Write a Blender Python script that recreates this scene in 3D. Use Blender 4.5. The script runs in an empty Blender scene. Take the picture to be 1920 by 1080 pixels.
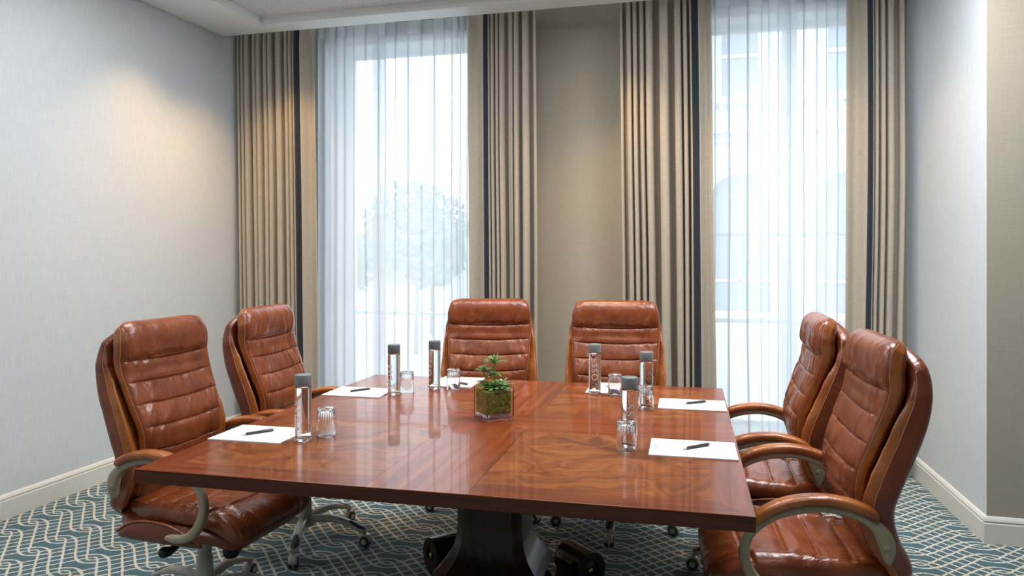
import bpy, math, random
import numpy as np
from mathutils import Vector, Matrix, noise
R = math.radians
PI = math.pi
SC = bpy.context.scene
COL = SC.collection
rnd = random.Random(7)

# ------------------------------------------------------------------ camera, world, lights, exposure
YAW = 0.2586
CAMH = 1.42
cd = bpy.data.cameras.new('camera'); cam = bpy.data.objects.new('camera', cd); COL.objects.link(cam)
cam.location = (0, 0, CAMH); cam.rotation_euler = (PI / 2, 0, YAW)
cd.sensor_width = 36; cd.lens = 36 * 1405 / 1920; cd.shift_y = -68 / 1920; cd.clip_start = 0.05; cd.clip_end = 500
SC.camera = cam
vs = SC.view_settings
vs.view_transform = 'Standard'; vs.look = 'None'; vs.gamma = 1; vs.use_curve_mapping = False
vs.exposure = 0.0

w = bpy.data.worlds.new('world'); SC.world = w; w.use_nodes = True
nt = w.node_tree; bg = nt.nodes['Background']
bg.inputs['Color'].default_value = (0.87, 0.94, 1.0, 1); bg.inputs['Strength'].default_value = 6.0

def light(name, kind, loc, energy, color, rot=(0, 0, 0), **kw):
    d = bpy.data.lights.new(name, kind); d.energy = energy; d.color = color
    for k, v in kw.items(): setattr(d, k, v)
    o = bpy.data.objects.new(name, d); COL.objects.link(o); o.location = loc; o.rotation_euler = rot
    return o
WARM = (1.0, 0.62, 0.28)
NEUT = (0.92, 0.965, 1.0)
# daylight portals in the two window openings (guide the sky light, give none of their own)
for x0, x1 in ((-2.99, -1.64), (-0.12, 1.12)):
    p = light('window_portal', 'AREA', ((x0 + x1) / 2, 5.9, 1.65), 1, (1, 1, 1), rot=(-PI / 2, 0, 0), shape='RECTANGLE', size=x1 - x0, size_y=2.9)
    p.data.cycles.is_portal = True
# unseen fill lamps added at ceiling height to brighten walls and table
for x, y, e in ((-2.3, 3.2, 38), (-0.8, 3.5, 36), (0.70, 3.3, 82), (-2.2, 1.0, 34), (0.2, 0.9, 18), (-0.8, -1.5, 10)):
    light('ceiling_fill_light', 'AREA', (x, y, 3.11), e, NEUT, shape='SQUARE', size=0.9)
# warm recessed downlights near the window wall
for x, y, e in ((-3.12, 4.10, 55), (-3.02, 4.66, 60), (-0.62, 4.62, 80), (0.62, 4.60, 34), (-1.85, 4.60, 10)):
    light('recessed_downlight', 'SPOT', (x, y, 3.06), e, WARM, spot_size=R(104), spot_blend=0.85, shadow_soft_size=0.04)

# ------------------------------------------------------------------ node helpers
class NT:
    def __init__(s, name):
        s.m = bpy.data.materials.new(name); s.m.use_nodes = True
        s.t = s.m.node_tree; s.t.nodes.clear()
        s.out = s.n('ShaderNodeOutputMaterial')
    def n(s, typ, **kw):
        nd = s.t.nodes.new(typ)
        for k, v in kw.items():
            if k.startswith('i_'): nd.inputs[k[2:].replace('_', ' ')].default_value = v
            else: setattr(nd, k, v)
        return nd
    def l(s, a, b): s.t.links.new(a, b)
    def setin(s, sock, v):
        if isinstance(v, bpy.types.NodeSocket): s.l(v, sock)
        else: sock.default_value = v
    def math(s, op, a, b=None, c=None, clamp=False):
        nd = s.n('ShaderNodeMath', operation=op); nd.use_clamp = clamp
        s.setin(nd.inputs[0], a)
        if b is not None: s.setin(nd.inputs[1], b)
        if c is not None: s.setin(nd.inputs[2], c)
        return nd.outputs[0]
    def co(s, kind='Object'): return s.n('ShaderNodeTexCoord').outputs[kind]
    def mapv(s, v, scale=(1, 1, 1), loc=(0, 0, 0), rot=(0, 0, 0)):
        nd = s.n('ShaderNodeMapping'); s.l(v, nd.inputs['Vector'])
        nd.inputs['Scale'].default_value = scale; nd.inputs['Location'].default_value = loc; nd.inputs['Rotation'].default_value = rot
        return nd.outputs[0]
    def noise(s, v, scale, detail=2, rough=0.5, dist=0.0):
        nd = s.n('ShaderNodeTexNoise'); s.l(v, nd.inputs['Vector'])
        nd.inputs['Scale'].default_value = scale; nd.inputs['Detail'].default_value = detail
        nd.inputs['Roughness'].default_value = rough; nd.inputs['Distortion'].default_value = dist
        return nd.outputs['Fac']
    def ramp(s, fac, stops):
        nd = s.n('ShaderNodeValToRGB'); s.l(fac, nd.inputs[0]); e = nd.color_ramp.elements
        while len(e) < len(stops): e.new(0.5)
        for i, (p, c) in enumerate(stops):
            e[i].position = p; e[i].color = tuple(c) + (1,) if len(c) == 3 else c
        return nd.outputs[0]
    def mix(s, fac, a, b):
        nd = s.n('ShaderNodeMix', data_type='RGBA')
        s.setin(nd.inputs[0], fac)
        for sk, v in ((nd.inputs[6], a), (nd.inputs[7], b)):
            if isinstance(v, bpy.types.NodeSocket): s.l(v, sk)
            else: sk.default_value = tuple(v) + (1,) if len(v) == 3 else v
        return nd.outputs[2]
    def bsdf(s, color=None, rough=0.5, metal=0, bump=None, bstr=0.3, bdist=0.01, **kw):
        b = s.n('ShaderNodeBsdfPrincipled')
        if color is not None:
            if isinstance(color, bpy.types.NodeSocket): s.l(color, b.inputs['Base Color'])
            else: b.inputs['Base Color'].default_value = tuple(color) + (1,)
        s.setin(b.inputs['Roughness'], rough); b.inputs['Metallic'].default_value = metal
        for k, v in kw.items(): s.setin(b.inputs[k], v)
        if bump is not None:
            bn = s.n('ShaderNodeBump'); bn.inputs['Strength'].default_value = bstr; bn.inputs['Distance'].default_value = bdist
            s.l(bump, bn.inputs['Height']); s.l(bn.outputs[0], b.inputs['Normal'])
        return b
    def done(s, sh): s.l(sh.outputs[0] if hasattr(sh, 'outputs') else sh, s.out.inputs[0]); return s.m

def simple(name, color, rough=0.5, metal=0, bscale=None, bstr=0.2, bdist=0.002, **kw):
    t = NT(name)
    v = t.co()
    nz = t.noise(v, bscale or 60, 3)
    c = t.mix(nz, tuple(x * 0.93 for x in color), tuple(min(1, x * 1.07) for x in color))
    return t.done(t.bsdf(c, rough, metal, bump=nz if bscale else None, bstr=bstr, bdist=bdist, **kw))

def m_leather(name, dark, base, hi, rough=0.30):
    t = NT(name); v = t.co()
    big = t.noise(v, 7, 3, 0.6)
    c = t.ramp(big, [(0.3, dark), (0.5, base), (0.72, hi)])
    wr = t.noise(t.mapv(v, (15, 10, 5), rot=(0, 0.25, 0)), 1.0, 3, 0.55, 0.9)
    fine = t.noise(v, 260, 2, 0.6)
    h = t.math('ADD', t.math('MULTIPLY', wr, 0.75), t.math('MULTIPLY', fine, 0.025))
    r = t.math('ADD', rough - 0.08, t.math('MULTIPLY', t.noise(v, 18, 3), 0.18))
    return t.done(t.bsdf(c, r, bump=h, bstr=0.8, bdist=0.014, **{'Coat Weight': 0.15, 'Coat Roughness': 0.22, 'Specular IOR Level': 0.5}))

def m_wallpaper(name, c0, horiz=False):
    t = NT(name); v = t.co()
    sc = (900, 900, 12) if not horiz else (10, 10, 900)
    a = t.noise(t.mapv(v, (260, 260, 9)), 1, 3, 0.6)
    b = t.noise(t.mapv(v, (9, 9, 260)), 1, 3, 0.6)
    f = t.math('ADD', t.math('MULTIPLY', a, 0.4 if horiz else 0.7), t.math('MULTIPLY', b, 0.6 if horiz else 0.3))
    c = t.ramp(f, [(0.35, tuple(x * 0.90 for x in c0)), (0.65, tuple(min(1, x * 1.06) for x in c0))])
    return t.done(t.bsdf(c, 0.75, bump=f, bstr=0.25, bdist=0.002))

def m_linen(name, c0):
    t = NT(name); v = t.co()
    a = t.noise(t.mapv(v, (420, 420, 30)), 1, 2, 0.6)
    b = t.noise(t.mapv(v, (30, 30, 420)), 1, 2, 0.6)
    f = t.math('ADD', t.math('MULTIPLY', a, 0.5), t.math('MULTIPLY', b, 0.5))
    c = t.ramp(f, [(0.35, tuple(x * 0.84 for x in c0)), (0.65, tuple(min(1, x * 1.10) for x in c0))])
    return t.done(t.bsdf(c, 0.9, bump=f, bstr=0.3, bdist=0.002, **{'Sheen Weight': 0.2}))

def m_sheer(name, transp=0.45):
    t = NT(name); v = t.co()
    tr = t.n('ShaderNodeBsdfTransparent'); tr.inputs[0].default_value = (0.98, 0.99, 1, 1)
    tl = t.n('ShaderNodeBsdfTranslucent'); tl.inputs[0].default_value = (0.86, 0.90, 0.93, 1)
    df = t.n('ShaderNodeBsdfDiffuse'); df.inputs[0].default_value = (0.84, 0.87, 0.89, 1)
    m1 = t.n('ShaderNodeMixShader'); m1.inputs[0].default_value = 0.42
    t.l(tl.outputs[0], m1.inputs[1]); t.l(df.outputs[0], m1.inputs[2])
    wv = t.noise(t.mapv(v, (500, 500, 500)), 1, 1)
    fac = t.math('ADD', 1 - transp - 0.05, t.math('MULTIPLY', wv, 0.1))
    m2 = t.n('ShaderNodeMixShader'); t.l(fac, m2.inputs[0])
    t.l(tr.outputs[0], m2.inputs[1]); t.l(m1.outputs[0], m2.inputs[2])
    return t.done(m2)

def m_pane():
    t = NT('window_glass')
    tr = t.n('ShaderNodeBsdfTransparent'); tr.inputs[0].default_value = (0.95, 0.98, 1, 1)
    gl = t.n('ShaderNodeBsdfGlossy'); gl.inputs['Roughness'].default_value = 0.02
    fr = t.n('ShaderNodeFresnel'); fr.inputs[0].default_value = 1.45
    m = t.n('ShaderNodeMixShader'); t.l(fr.outputs[0], m.inputs[0]); t.l(tr.outputs[0], m.inputs[1]); t.l(gl.outputs[0], m.inputs[2])
    return t.done(m)

def m_glass(name, color=(1, 1, 1), ior=1.48, rough=0.0):
    t = NT(name)
    g = t.n('ShaderNodeBsdfGlass'); g.inputs['Color'].default_value = tuple(color) + (1,); g.inputs['IOR'].default_value = ior; g.inputs['Roughness'].default_value = rough
    return t.done(g)

def m_tabletop():
    t = NT('polished_cherry_veneer'); v = t.co()
    sp = t.n('ShaderNodeSeparateXYZ'); t.l(v, sp.inputs[0])
    x, y = sp.outputs[0], sp.outputs[1]
    ax, ay = t.math('ABSOLUTE', x), t.math('ABSOLUTE', y)
    B, O = 0.15, 0.80
    inx, iny = t.math('LESS_THAN', ax, B), t.math('LESS_THAN', ay, B)
    band = t.math('MAXIMUM', inx, iny)
    outx, outy = t.math('GREATER_THAN', ax, O), t.math('GREATER_THAN', ay, O)
    border = t.math('MAXIMUM', outx, outy)
    dom = t.math('GREATER_THAN', ax, ay)          # 1: x dominates
    # grain coords
    gx = t.noise(t.mapv(v, (2.2, 34, 1)), 1, 4, 0.6, 0.6)   # grain along x
    gy = t.noise(t.mapv(v, (34, 2.2, 1)), 1, 4, 0.6, 0.6)
    g_band = t.mix(dom, gy, gx)
    g_bord = t.mix(dom, gx, gy)
    # burl: swirling domain warp mirrored in each quadrant
    cmb = t.n('ShaderNodeCombineXYZ'); t.l(ax, cmb.inputs[0]); t.l(ay, cmb.inputs[1])
    wn = t.n('ShaderNodeTexNoise'); t.l(v, wn.inputs['Vector']); wn.inputs['Scale'].default_value = 3.2; wn.inputs['Detail'].default_value = 2
    va = t.n('ShaderNodeVectorMath', operation='MULTIPLY_ADD'); t.l(wn.outputs['Color'], va.inputs[0]); va.inputs[1].default_value = (0.55, 0.55, 0.55); t.l(v, va.inputs[2])
    b1 = t.noise(t.mapv(va.outputs[0], (6, 17, 1), rot=(0, 0, 0.5)), 1, 8, 0.68, 1.0)
    b2 = t.noise(t.mapv(v, (90, 110, 1)), 1, 3, 0.6, 1.5)
    burl = t.math('ADD', t.math('MULTIPLY', b1, 0.86), t.math('MULTIPLY', b2, 0.14))
    c_band = t.ramp(g_band, [(0.25, (0.10, 0.019, 0.005)), (0.5, (0.19, 0.040, 0.010)), (0.75, (0.27, 0.066, 0.017))])
    c_bord = t.ramp(g_bord, [(0.25, (0.09, 0.017, 0.005)), (0.5, (0.165, 0.034, 0.009)), (0.75, (0.24, 0.057, 0.015))])
    c_burl = t.ramp(burl, [(0.30, (0.075, 0.016, 0.005)), (0.43, (0.15, 0.036, 0.009)), (0.55, (0.24, 0.066, 0.015)), (0.72, (0.35, 0.112, 0.026))])
    c = t.mix(border, c_burl, c_bord)
    c = t.mix(band, c, c_band)
    # seams
    lx = t.math('MULTIPLY', t.math('LESS_THAN', t.math('ABSOLUTE', t.math('SUBTRACT', ax, B)), 0.0016), t.math('GREATER_THAN', ay, B - 0.001))
    ly = t.math('MULTIPLY', t.math('LESS_THAN', t.math('ABSOLUTE', t.math('SUBTRACT', ay, B)), 0.0016), t.math('GREATER_THAN', ax, B - 0.001))
    seam = t.math('MAXIMUM', lx, ly)
    dg = t.math('MULTIPLY', t.math('LESS_THAN', t.math('ABSOLUTE', t.math('SUBTRACT', ax, ay)), 0.0012), t.math('MINIMUM', inx, iny))
    c = t.mix(t.math('MULTIPLY', t.math('MAXIMUM', seam, dg), 0.85), c, (0.03, 0.008, 0.004))
    hgt = t.math('SUBTRACT', t.math('MULTIPLY', burl, 0.02), seam)
    return t.done(t.bsdf(c, 0.3, bump=hgt, bstr=0.10, bdist=0.002, **{'Coat Weight': 0.40, 'Coat Roughness': 0.03, 'Coat IOR': 1.32, 'Specular IOR Level': 0.12}))

def m_wood(name, c0, c1, rough=0.25, scale=(30, 30, 3)):
    t = NT(name); v = t.co()
    g = t.noise(t.mapv(v, scale), 1, 4, 0.6, 0.5)
    return t.done(t.bsdf(t.ramp(g, [(0.3, c0), (0.7, c1)]), rough, **{'Coat Weight': 0.12, 'Coat Roughness': 0.12, 'Specular IOR Level': 0.3}))

def m_carpet():
    t = NT('teal_lattice_carpet'); v = t.co()
    sp = t.n('ShaderNodeSeparateXYZ'); t.l(v, sp.inputs[0])
    x, y = sp.outputs[0], sp.outputs[1]
    jx = t.math('MULTIPLY', t.math('SUBTRACT', t.noise(v, 80, 2), 0.5), 0.013)
    jy = t.math('MULTIPLY', t.math('SUBTRACT', t.noise(t.mapv(v, (1, 1, 1), (3, 5, 0)), 80, 2), 0.5), 0.013)
    P, Q = 0.335, 0.1525
    X = t.math('ADD', x, jx); Y = t.math('ADD', y, jy)
    # signed distance to the nearest column of ovals (columns run along y)
    xs = t.math('SUBTRACT', t.math('FLOORED_MODULO', t.math('ADD', X, 3.10 + P * 20.5), P), P / 2)
    ax = t.math('ABSOLUTE', xs)
    r_ = 0.034
    Hh = t.math('MULTIPLY', t.math('SUBTRACT', t.math('SQRT', t.math('ADD', t.math('MULTIPLY', ax, ax), r_ * r_)), r_), Q / (math.sqrt((P / 2) ** 2 + r_ * r_) - r_))
    e_ = t.math('EXPONENT', t.math('MULTIPLY', t.math('MULTIPLY', ax, ax), -1 / 0.0036))
    a1 = t.math('MULTIPLY', e_, 0.016)
    a2 = t.math('SUBTRACT', Q / 2, t.math('MULTIPLY', e_, 0.028))
    slope_w = t.math('ADD', 0.0046, t.math('MULTIPLY', t.math('MINIMUM', t.math('DIVIDE', ax, 0.05), 1.0), 0.0034))
    def fam(f):
        m = t.math('ABSOLUTE', t.math('SUBTRACT', t.math('FLOORED_MODULO', t.math('ADD', t.math('SUBTRACT', Y, f), Q * 40.5 - 3.16), Q), Q / 2))
        return t.math('LESS_THAN', m, slope_w)
    A = fam(t.math('SUBTRACT', Hh, a1)); B_ = fam(t.math('SUBTRACT', a1, Hh))
    C_ = fam(t.math('SUBTRACT', Hh, a2)); D_ = fam(t.math('SUBTRACT', a2, Hh))
    thin = t.math('MAXIMUM', A, C_); thick = t.math('MAXIMUM', B_, D_)
    tuft = t.noise(v, 260, 3, 0.75)
    teal = t.ramp(tuft, [(0.3, (0.016, 0.048, 0.062)), (0.55, (0.040, 0.105, 0.130)), (0.75, (0.10, 0.20, 0.225))])
    pale = t.ramp(tuft, [(0.3, (0.34, 0.36, 0.32)), (0.7, (0.68, 0.68, 0.60))])
    beige = t.ramp(tuft, [(0.3, (0.36, 0.32, 0.24)), (0.7, (0.70, 0.63, 0.50))])
    c = t.mix(t.math('MAXIMUM', thin, thick), teal, t.mix(t.noise(v, 5, 2), pale, beige))
    h = t.math('ADD', t.math('MULTIPLY', tuft, 0.7), t.math('MULTIPLY', t.math('MAXIMUM', thin, thick), 0.4))
    return t.done(t.bsdf(c, 0.95, bump=h, bstr=0.5, bdist=0.006, **{'Sheen Weight': 0.15}))

def m_pad(lined):
    t = NT('lined_paper' if lined else 'plain_paper'); v = t.co()
    sp = t.n('ShaderNodeSeparateXYZ'); t.l(v, sp.inputs[0])
    ln = t.math('GREATER_THAN', t.math('ABSOLUTE', t.math('SINE', t.math('MULTIPLY', sp.outputs[1], PI / 0.0075))), 0.0)
    ln = t.math('LESS_THAN', t.math('ABSOLUTE', t.math('SINE', t.math('MULTIPLY', sp.outputs[1], PI / 0.0090))), 0.16)
    ink = t.math('MULTIPLY', t.math('MULTIPLY', ln, t.math('LESS_THAN', sp.outputs[1], 0.085)), 0.85 if lined else 0.12)
    nz = t.noise(v, 40, 2)
    base = t.mix(nz, (0.80, 0.79, 0.76), (0.86, 0.85, 0.82))
    return t.done(t.bsdf(t.mix(ink, base, (0.45, 0.45, 0.50)), 0.6))

def m_moss():
    t = NT('green_moss'); v = t.co()
    n = t.noise(v, 70, 5, 0.7)
    c = t.ramp(n, [(0.3, (0.02, 0.045, 0.004)), (0.5, (0.15, 0.21, 0.02)), (0.68, (0.38, 0.44, 0.07))])
    return t.done(t.bsdf(c, 0.9, bump=n, bstr=0.8, bdist=0.006))

def m_leaf(name, a, b, c2):
    t = NT(name); v = t.co('Generated')
    n = t.noise(v, 9, 3)
    return t.done(t.bsdf(t.ramp(n, [(0.3, a), (0.55, b), (0.75, c2)]), 0.38, **{'Subsurface Weight': 0.1}))

M = {}
M['leather'] = m_leather('cognac_leather', (0.110, 0.021, 0.006), (0.190, 0.041, 0.010), (0.265, 0.068, 0.017))
M['leather_side'] = m_leather('burgundy_leather', (0.10, 0.018, 0.007), (0.165, 0.033, 0.010), (0.22, 0.052, 0.015), 0.36)
M['leather_tan'] = m_leather('tan_leather', (0.19, 0.048, 0.010), (0.31, 0.090, 0.019), (0.40, 0.135, 0.032), 0.30)
M['thread'] = simple('tan_thread', (0.42, 0.18, 0.085), 0.6)
M['beige_plastic'] = simple('champagne_plastic', (0.31, 0.255, 0.165), 0.38, bscale=300, bstr=0.05)
M['black_plastic'] = simple('black_plastic', (0.012, 0.013, 0.016), 0.4, bscale=200, bstr=0.05)
M['grey_rubber'] = simple('grey_rubber_inlay', (0.055, 0.055, 0.062), 0.5)
M['base_plastic'] = simple('light_grey_plastic', (0.50, 0.485, 0.43), 0.32)
M['wheel'] = simple('dark_wheel', (0.05, 0.05, 0.05), 0.4)
M['chrome'] = simple('chrome', (0.8, 0.8, 0.8), 0.15, 1)
M['top'] = m_tabletop()
M['edge'] = m_wood('dark_cherry_edge', (0.042, 0.010, 0.005), (0.080, 0.020, 0.008), 0.22, (3, 3, 60))
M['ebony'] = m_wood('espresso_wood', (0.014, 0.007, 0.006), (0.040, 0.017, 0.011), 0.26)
M['gold'] = simple('gold_inlay', (0.7, 0.5, 0.2), 0.3, 1)
M['wall'] = m_wallpaper('grey_grasscloth', (0.56, 0.585, 0.60))
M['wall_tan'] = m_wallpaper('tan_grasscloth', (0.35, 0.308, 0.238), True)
M['white'] = simple('white_paint', (0.87, 0.90, 0.90), 0.5, bscale=90, bstr=0.03)
M['trim'] = simple('ivory_trim_paint', (0.63, 0.61, 0.55), 0.4)
M['frame'] = simple('white_window_frame', (0.80, 0.82, 0.82), 0.4)
M['reveal'] = simple('white_reveal_paint', (0.85, 0.86, 0.86), 0.6)
def m_tile():
    t = NT('speckled_ceiling_tile'); v = t.co()
    n = t.noise(v, 90, 4, 0.7)
    return t.done(t.bsdf(t.ramp(n, [(0.38, (0.50, 0.49, 0.50)), (0.55, (0.76, 0.75, 0.76))]), 0.9, bump=n, bstr=0.5, bdist=0.004))
M['tile'] = m_tile()
M['linen'] = m_linen('taupe_linen', (0.385, 0.335, 0.265))
M['navy'] = m_linen('navy_band_fabric', (0.008, 0.012, 0.022))
M['sheer'] = m_sheer('white_voile', 0.24)
M['tape'] = m_sheer('voile_heading_tape', 0.05)
M['pane'] = m_pane()
M['carpet'] = m_carpet()
M['pad_lined'] = m_pad(True); M['pad_plain'] = m_pad(False)
M['ink'] = simple('purple_ink', (0.35, 0.20, 0.36), 0.6)
M['ink_grey'] = simple('grey_ink', (0.42, 0.42, 0.46), 0.6)
M['glass'] = m_glass('clear_glass'); M['water'] = m_glass('water', (0.98, 1, 1), 1.33)
M['cap_grey'] = simple('grey_cap_plastic', (0.17, 0.18, 0.18), 0.42)
M['cap_dark'] = simple('charcoal_cap_plastic', (0.10, 0.105, 0.11), 0.42)
M['letter'] = simple('silver_white_print', (0.75, 0.75, 0.75), 0.35)
M['pen_body'] = simple('dark_grey_pen', (0.045, 0.045, 0.047), 0.3)
M['moss'] = m_moss()
M['crystal'] = m_glass('clear_glass_chips', (0.97, 0.98, 1), 1.5)
M['leaf'] = m_leaf('succulent_leaf', (0.05, 0.16, 0.03), (0.13, 0.33, 0.07), (0.60, 0.66, 0.45))
M['stem'] = simple('pale_green_stem', (0.32, 0.45, 0.08), 0.5)
M['stone'] = simple('pale_limestone', (0.58, 0.57, 0.56), 0.85, bscale=6, bstr=0.1)
M['stone_dark'] = simple('dark_window_glass_outside', (0.26, 0.30, 0.36), 0.25)  # dark blue-grey glass of the windows across the street
M['pavement'] = simple('grey_pavement', (0.45, 0.45, 0.45), 0.9, bscale=8)
M['foliage'] = simple('tree_foliage', (0.20, 0.26, 0.18), 0.8, bscale=10)
M['bark'] = simple('tree_bark', (0.12, 0.09, 0.06), 0.9, bscale=20)

# ------------------------------------------------------------------ mesh helpers
class MB:
    def __init__(s): s.v = []; s.f = []; s.mi = []; s.smooth = []
    def add(s, vs, fs, mi=0, smooth=True):
        o = len(s.v); s.v += [tuple(map(float, p)) for p in vs]
        for f in fs: s.f.append(tuple(i + o for i in f)); s.mi.append(mi); s.smooth.append(smooth)
        return s
    def box(s, x0, x1, y0, y1, z0, z1, mi=0):
        vs = [(x, y, z) for x in (x0, x1) for y in (y0, y1) for z in (z0, z1)]
        return s.add(vs, [(0, 1, 3, 2), (4, 6, 7, 5), (0, 4, 5, 1), (2, 3, 7, 6), (0, 2, 6, 4), (1, 5, 7, 3)], mi, False)
    def rings(s, rings, mi=0, close=True, caps=True, smooth=True):
        n = len(rings[0]); vs = [p for r in rings for p in r]; fs = []
        for i in range(len(rings) - 1):
            for j in range(n if close else n - 1):
                k = (j + 1) % n
                fs.append((i * n + j, i * n + k, (i + 1) * n + k, (i + 1) * n + j))
        s.add(vs, fs, mi, smooth)
        if caps and close:
            o = len(s.v) - len(vs)
            s.f.append(tuple(o + j for j in reversed(range(n)))); s.mi.append(mi); s.smooth.append(False)
            s.f.append(tuple(o + (len(rings) - 1) * n + j for j in range(n))); s.mi.append(mi); s.smooth.append(False)
        return s
    def lathe(s, prof, c=(0, 0, 0), n=32, mi=0, axis='z', caps=True):
        rs = []
        for r, h in prof:
            ring = []
            for i in range(n):
                a = 2 * PI * i / n; p = (r * math.cos(a), r * math.sin(a), h)
                if axis == 'x': p = (h, r * math.cos(a), r * math.sin(a))
                if axis == 'y': p = (r * math.sin(a), h, r * math.cos(a))
                ring.append((p[0] + c[0], p[1] + c[1], p[2] + c[2]))
            rs.append(ring)
        return s.rings(rs, mi, caps=caps)
    def tube(s, pts, rad, n=8, mi=0):
        P = [Vector(p) for p in pts]; rs = []
        up = Vector((0, 0, 1)); prev = None
        for i, p in enumerate(P):
            t = (P[min(i + 1, len(P) - 1)] - P[max(i - 1, 0)]).normalized()
            if prev is None:
                a = t.orthogonal().normalized()
            else:
                a = (prev - t * prev.dot(t)); a = a.normalized() if a.length > 1e-6 else t.orthogonal().normalized()
            prev = a; b = t.cross(a)
            r = rad[i] if isinstance(rad, (list, tuple)) else rad
            rs.append([tuple(p + a * r * math.cos(2 * PI * k / n) + b * r * math.sin(2 * PI * k / n)) for k in range(n)])
        return s.rings(rs, mi)
    def build(s, name, mats, parent=None, loc=None, rot=None):
        me = bpy.data.meshes.new(name); me.from_pydata(s.v, [], s.f); me.update()
        if not isinstance(mats, (list, tuple)): mats = [mats]
        for m in mats: me.materials.append(m)
        me.polygons.foreach_set('material_index', s.mi); me.polygons.foreach_set('use_smooth', s.smooth)
        o = bpy.data.objects.new(name, me); COL.objects.link(o)
        if parent is not None: o.parent = parent
        if loc is not None: o.location = loc
        if rot is not None: o.rotation_euler = rot
        return o

def fixn(o):
    import bmesh
    bm = bmesh.new(); bm.from_mesh(o.data); bmesh.ops.recalc_face_normals(bm, faces=bm.faces); bm.to_mesh(o.data); bm.free(); return o
def bevel(o, w=0.004, seg=2):
    m = o.modifiers.new('bevel', 'BEVEL'); m.width = w; m.segments = seg; m.limit_method = 'ANGLE'; m.angle_limit = R(40); return o
def thing(name, label, cat, loc=(0, 0, 0), rz=0, group=None):
    o = bpy.data.objects.new(name, None); COL.objects.link(o); o.location = loc; o.rotation_euler = (0, 0, rz)
    o.empty_display_size = 0.1
    return tag(o, label, cat, group)
def tag(o, label, cat, group=None):
    o['label'] = label; o['category'] = cat
    if group: o['group'] = group
    return o
def struct(o, label=None, cat=None):
    o['kind'] = 'structure'
    if label: o['label'] = label
    if cat: o['category'] = cat
    return o
def kids(o): return [c for c in bpy.data.objects if c.parent == o]
def dup(root, loc, rz, label=None):
    r = root.copy(); COL.objects.link(r); r.location = loc; r.rotation_euler = (0, 0, rz)
    if label: r['label'] = label
    for ch in kids(root):
        c = ch.copy(); COL.objects.link(c); c.parent = r
        for g in kids(ch):
            d = g.copy(); COL.objects.link(d); d.parent = c
    return r
def spline(pts, n=60):
    P = np.array(pts, float); P = np.vstack([2 * P[0] - P[1], P, 2 * P[-1] - P[-2]])
    out = []; m = len(P) - 3
    for i in range(n + 1):
        t = i / n * m; k = min(int(t), m - 1); u = t - k
        p0, p1, p2, p3 = P[k], P[k + 1], P[k + 2], P[k + 3]
        out.append(0.5 * ((2 * p1) + (p2 - p0) * u + (2 * p0 - 5 * p1 + 4 * p2 - p3) * u * u + (3 * p1 - p0 - 3 * p2 + p3) * u ** 3))
    return np.array(out)
def interp(keys):
    ks = sorted(keys); xs = [k[0] for k in ks]; ys = [k[1] for k in ks]
    def f(t):
        t = min(max(t, xs[0]), xs[-1])
        for i in range(len(xs) - 1):
            if t <= xs[i + 1]:
                u = (t - xs[i]) / (xs[i + 1] - xs[i] + 1e-9); u = u * u * (3 - 2 * u)
                return ys[i] * (1 - u) + ys[i + 1] * u
        return ys[-1]
    return f
def sgp(a, p): return math.copysign(abs(a) ** p, a)

def loft(mb, curve, W, TF, TB, nx=0.55, nm=0.75, NU=80, NV=110, cap=0.05, disp=None, bow=0.0, mi=0):
    """cushion: sections across x, swept along a curve in the y-z plane; d>0 is the face side"""
    C = spline(curve, NV); seg = np.linalg.norm(np.diff(C, axis=0), axis=1); L = seg.sum(); S = np.concatenate([[0], np.cumsum(seg)])
    rings = []
    for i in range(NV + 1):
        # ease so that there are more rings near the ends
        p = C[i]; s = S[i]
        tg = C[min(i + 1, NV)] - C[max(i - 1, 0)]; tg = tg / np.linalg.norm(tg); nrm = np.array([tg[1], -tg[0]])
        e = min(s, L - s) / cap
        k = math.sqrt(max(1 - (1 - min(e, 1)) ** 2, 0.0)) if e < 1 else 1.0
        k = max(k, 0.02)
        kw = 0.74 + 0.26 * k if e < 1 else 1.0
        kw = kw if e > 0.001 else 0.72
        wv = W(s / L) * kw; tf = TF(s / L) * k; tb = TB(s / L) * k
        ring = []
        for j in range(NU):
            a = 2 * PI * j / NU; cx = sgp(math.cos(a), nx); sy = sgp(math.sin(a), nm)
            x = wv * cx; d = sy * (tf if sy > 0 else tb)
            if disp: d += disp(x, s, cx, sy, L) * (k)
            d += bow * (x / max(wv, 1e-6)) ** 2 * (abs(x) / 0.25)
            ring.append((x, p[0] + nrm[0] * d, p[1] + nrm[1] * d))
        rings.append(ring)
    mb.rings(rings, mi)
    return mb

# ------------------------------------------------------------------ room shell
XL = -3.623; YB = 5.43; CE = 3.076; TOP = 3.30
RW = [(1.303, 4.124), (1.235, 5.80)]      # right wall face (very slightly angled)
mb = MB(); mb.box(-4.2, 5.2, -3.2, 6.1, -0.12, 0.0); struct(mb.build('floor', M['carpet']))
mb = MB(); mb.box(XL - 0.15, XL, -3.2, 6.1, 0, TOP); struct(mb.build('wall_left', M['wall']))
# right wall: prism from the corner to the back, plus its return that faces the room
mb = MB()
q = [RW[0], (5.2, 4.124), (5.2, 6.1), (1.223, 6.1)]
mb.rings([[(x, y, z) for x, y in q] for z in (0, TOP)], smooth=False, mi=0)
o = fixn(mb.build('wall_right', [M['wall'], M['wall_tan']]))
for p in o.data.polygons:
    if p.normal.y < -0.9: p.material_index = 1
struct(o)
mb = MB(); mb.box(5.2, 5.35, -3.2, 4.2, 0, TOP); struct(mb.build('wall_far_right', M['wall']))
mb = MB(); mb.box(-3.8, 5.35, -3.35, -3.2, 0, TOP); struct(mb.build('wall_front', M['wall']))
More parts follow.
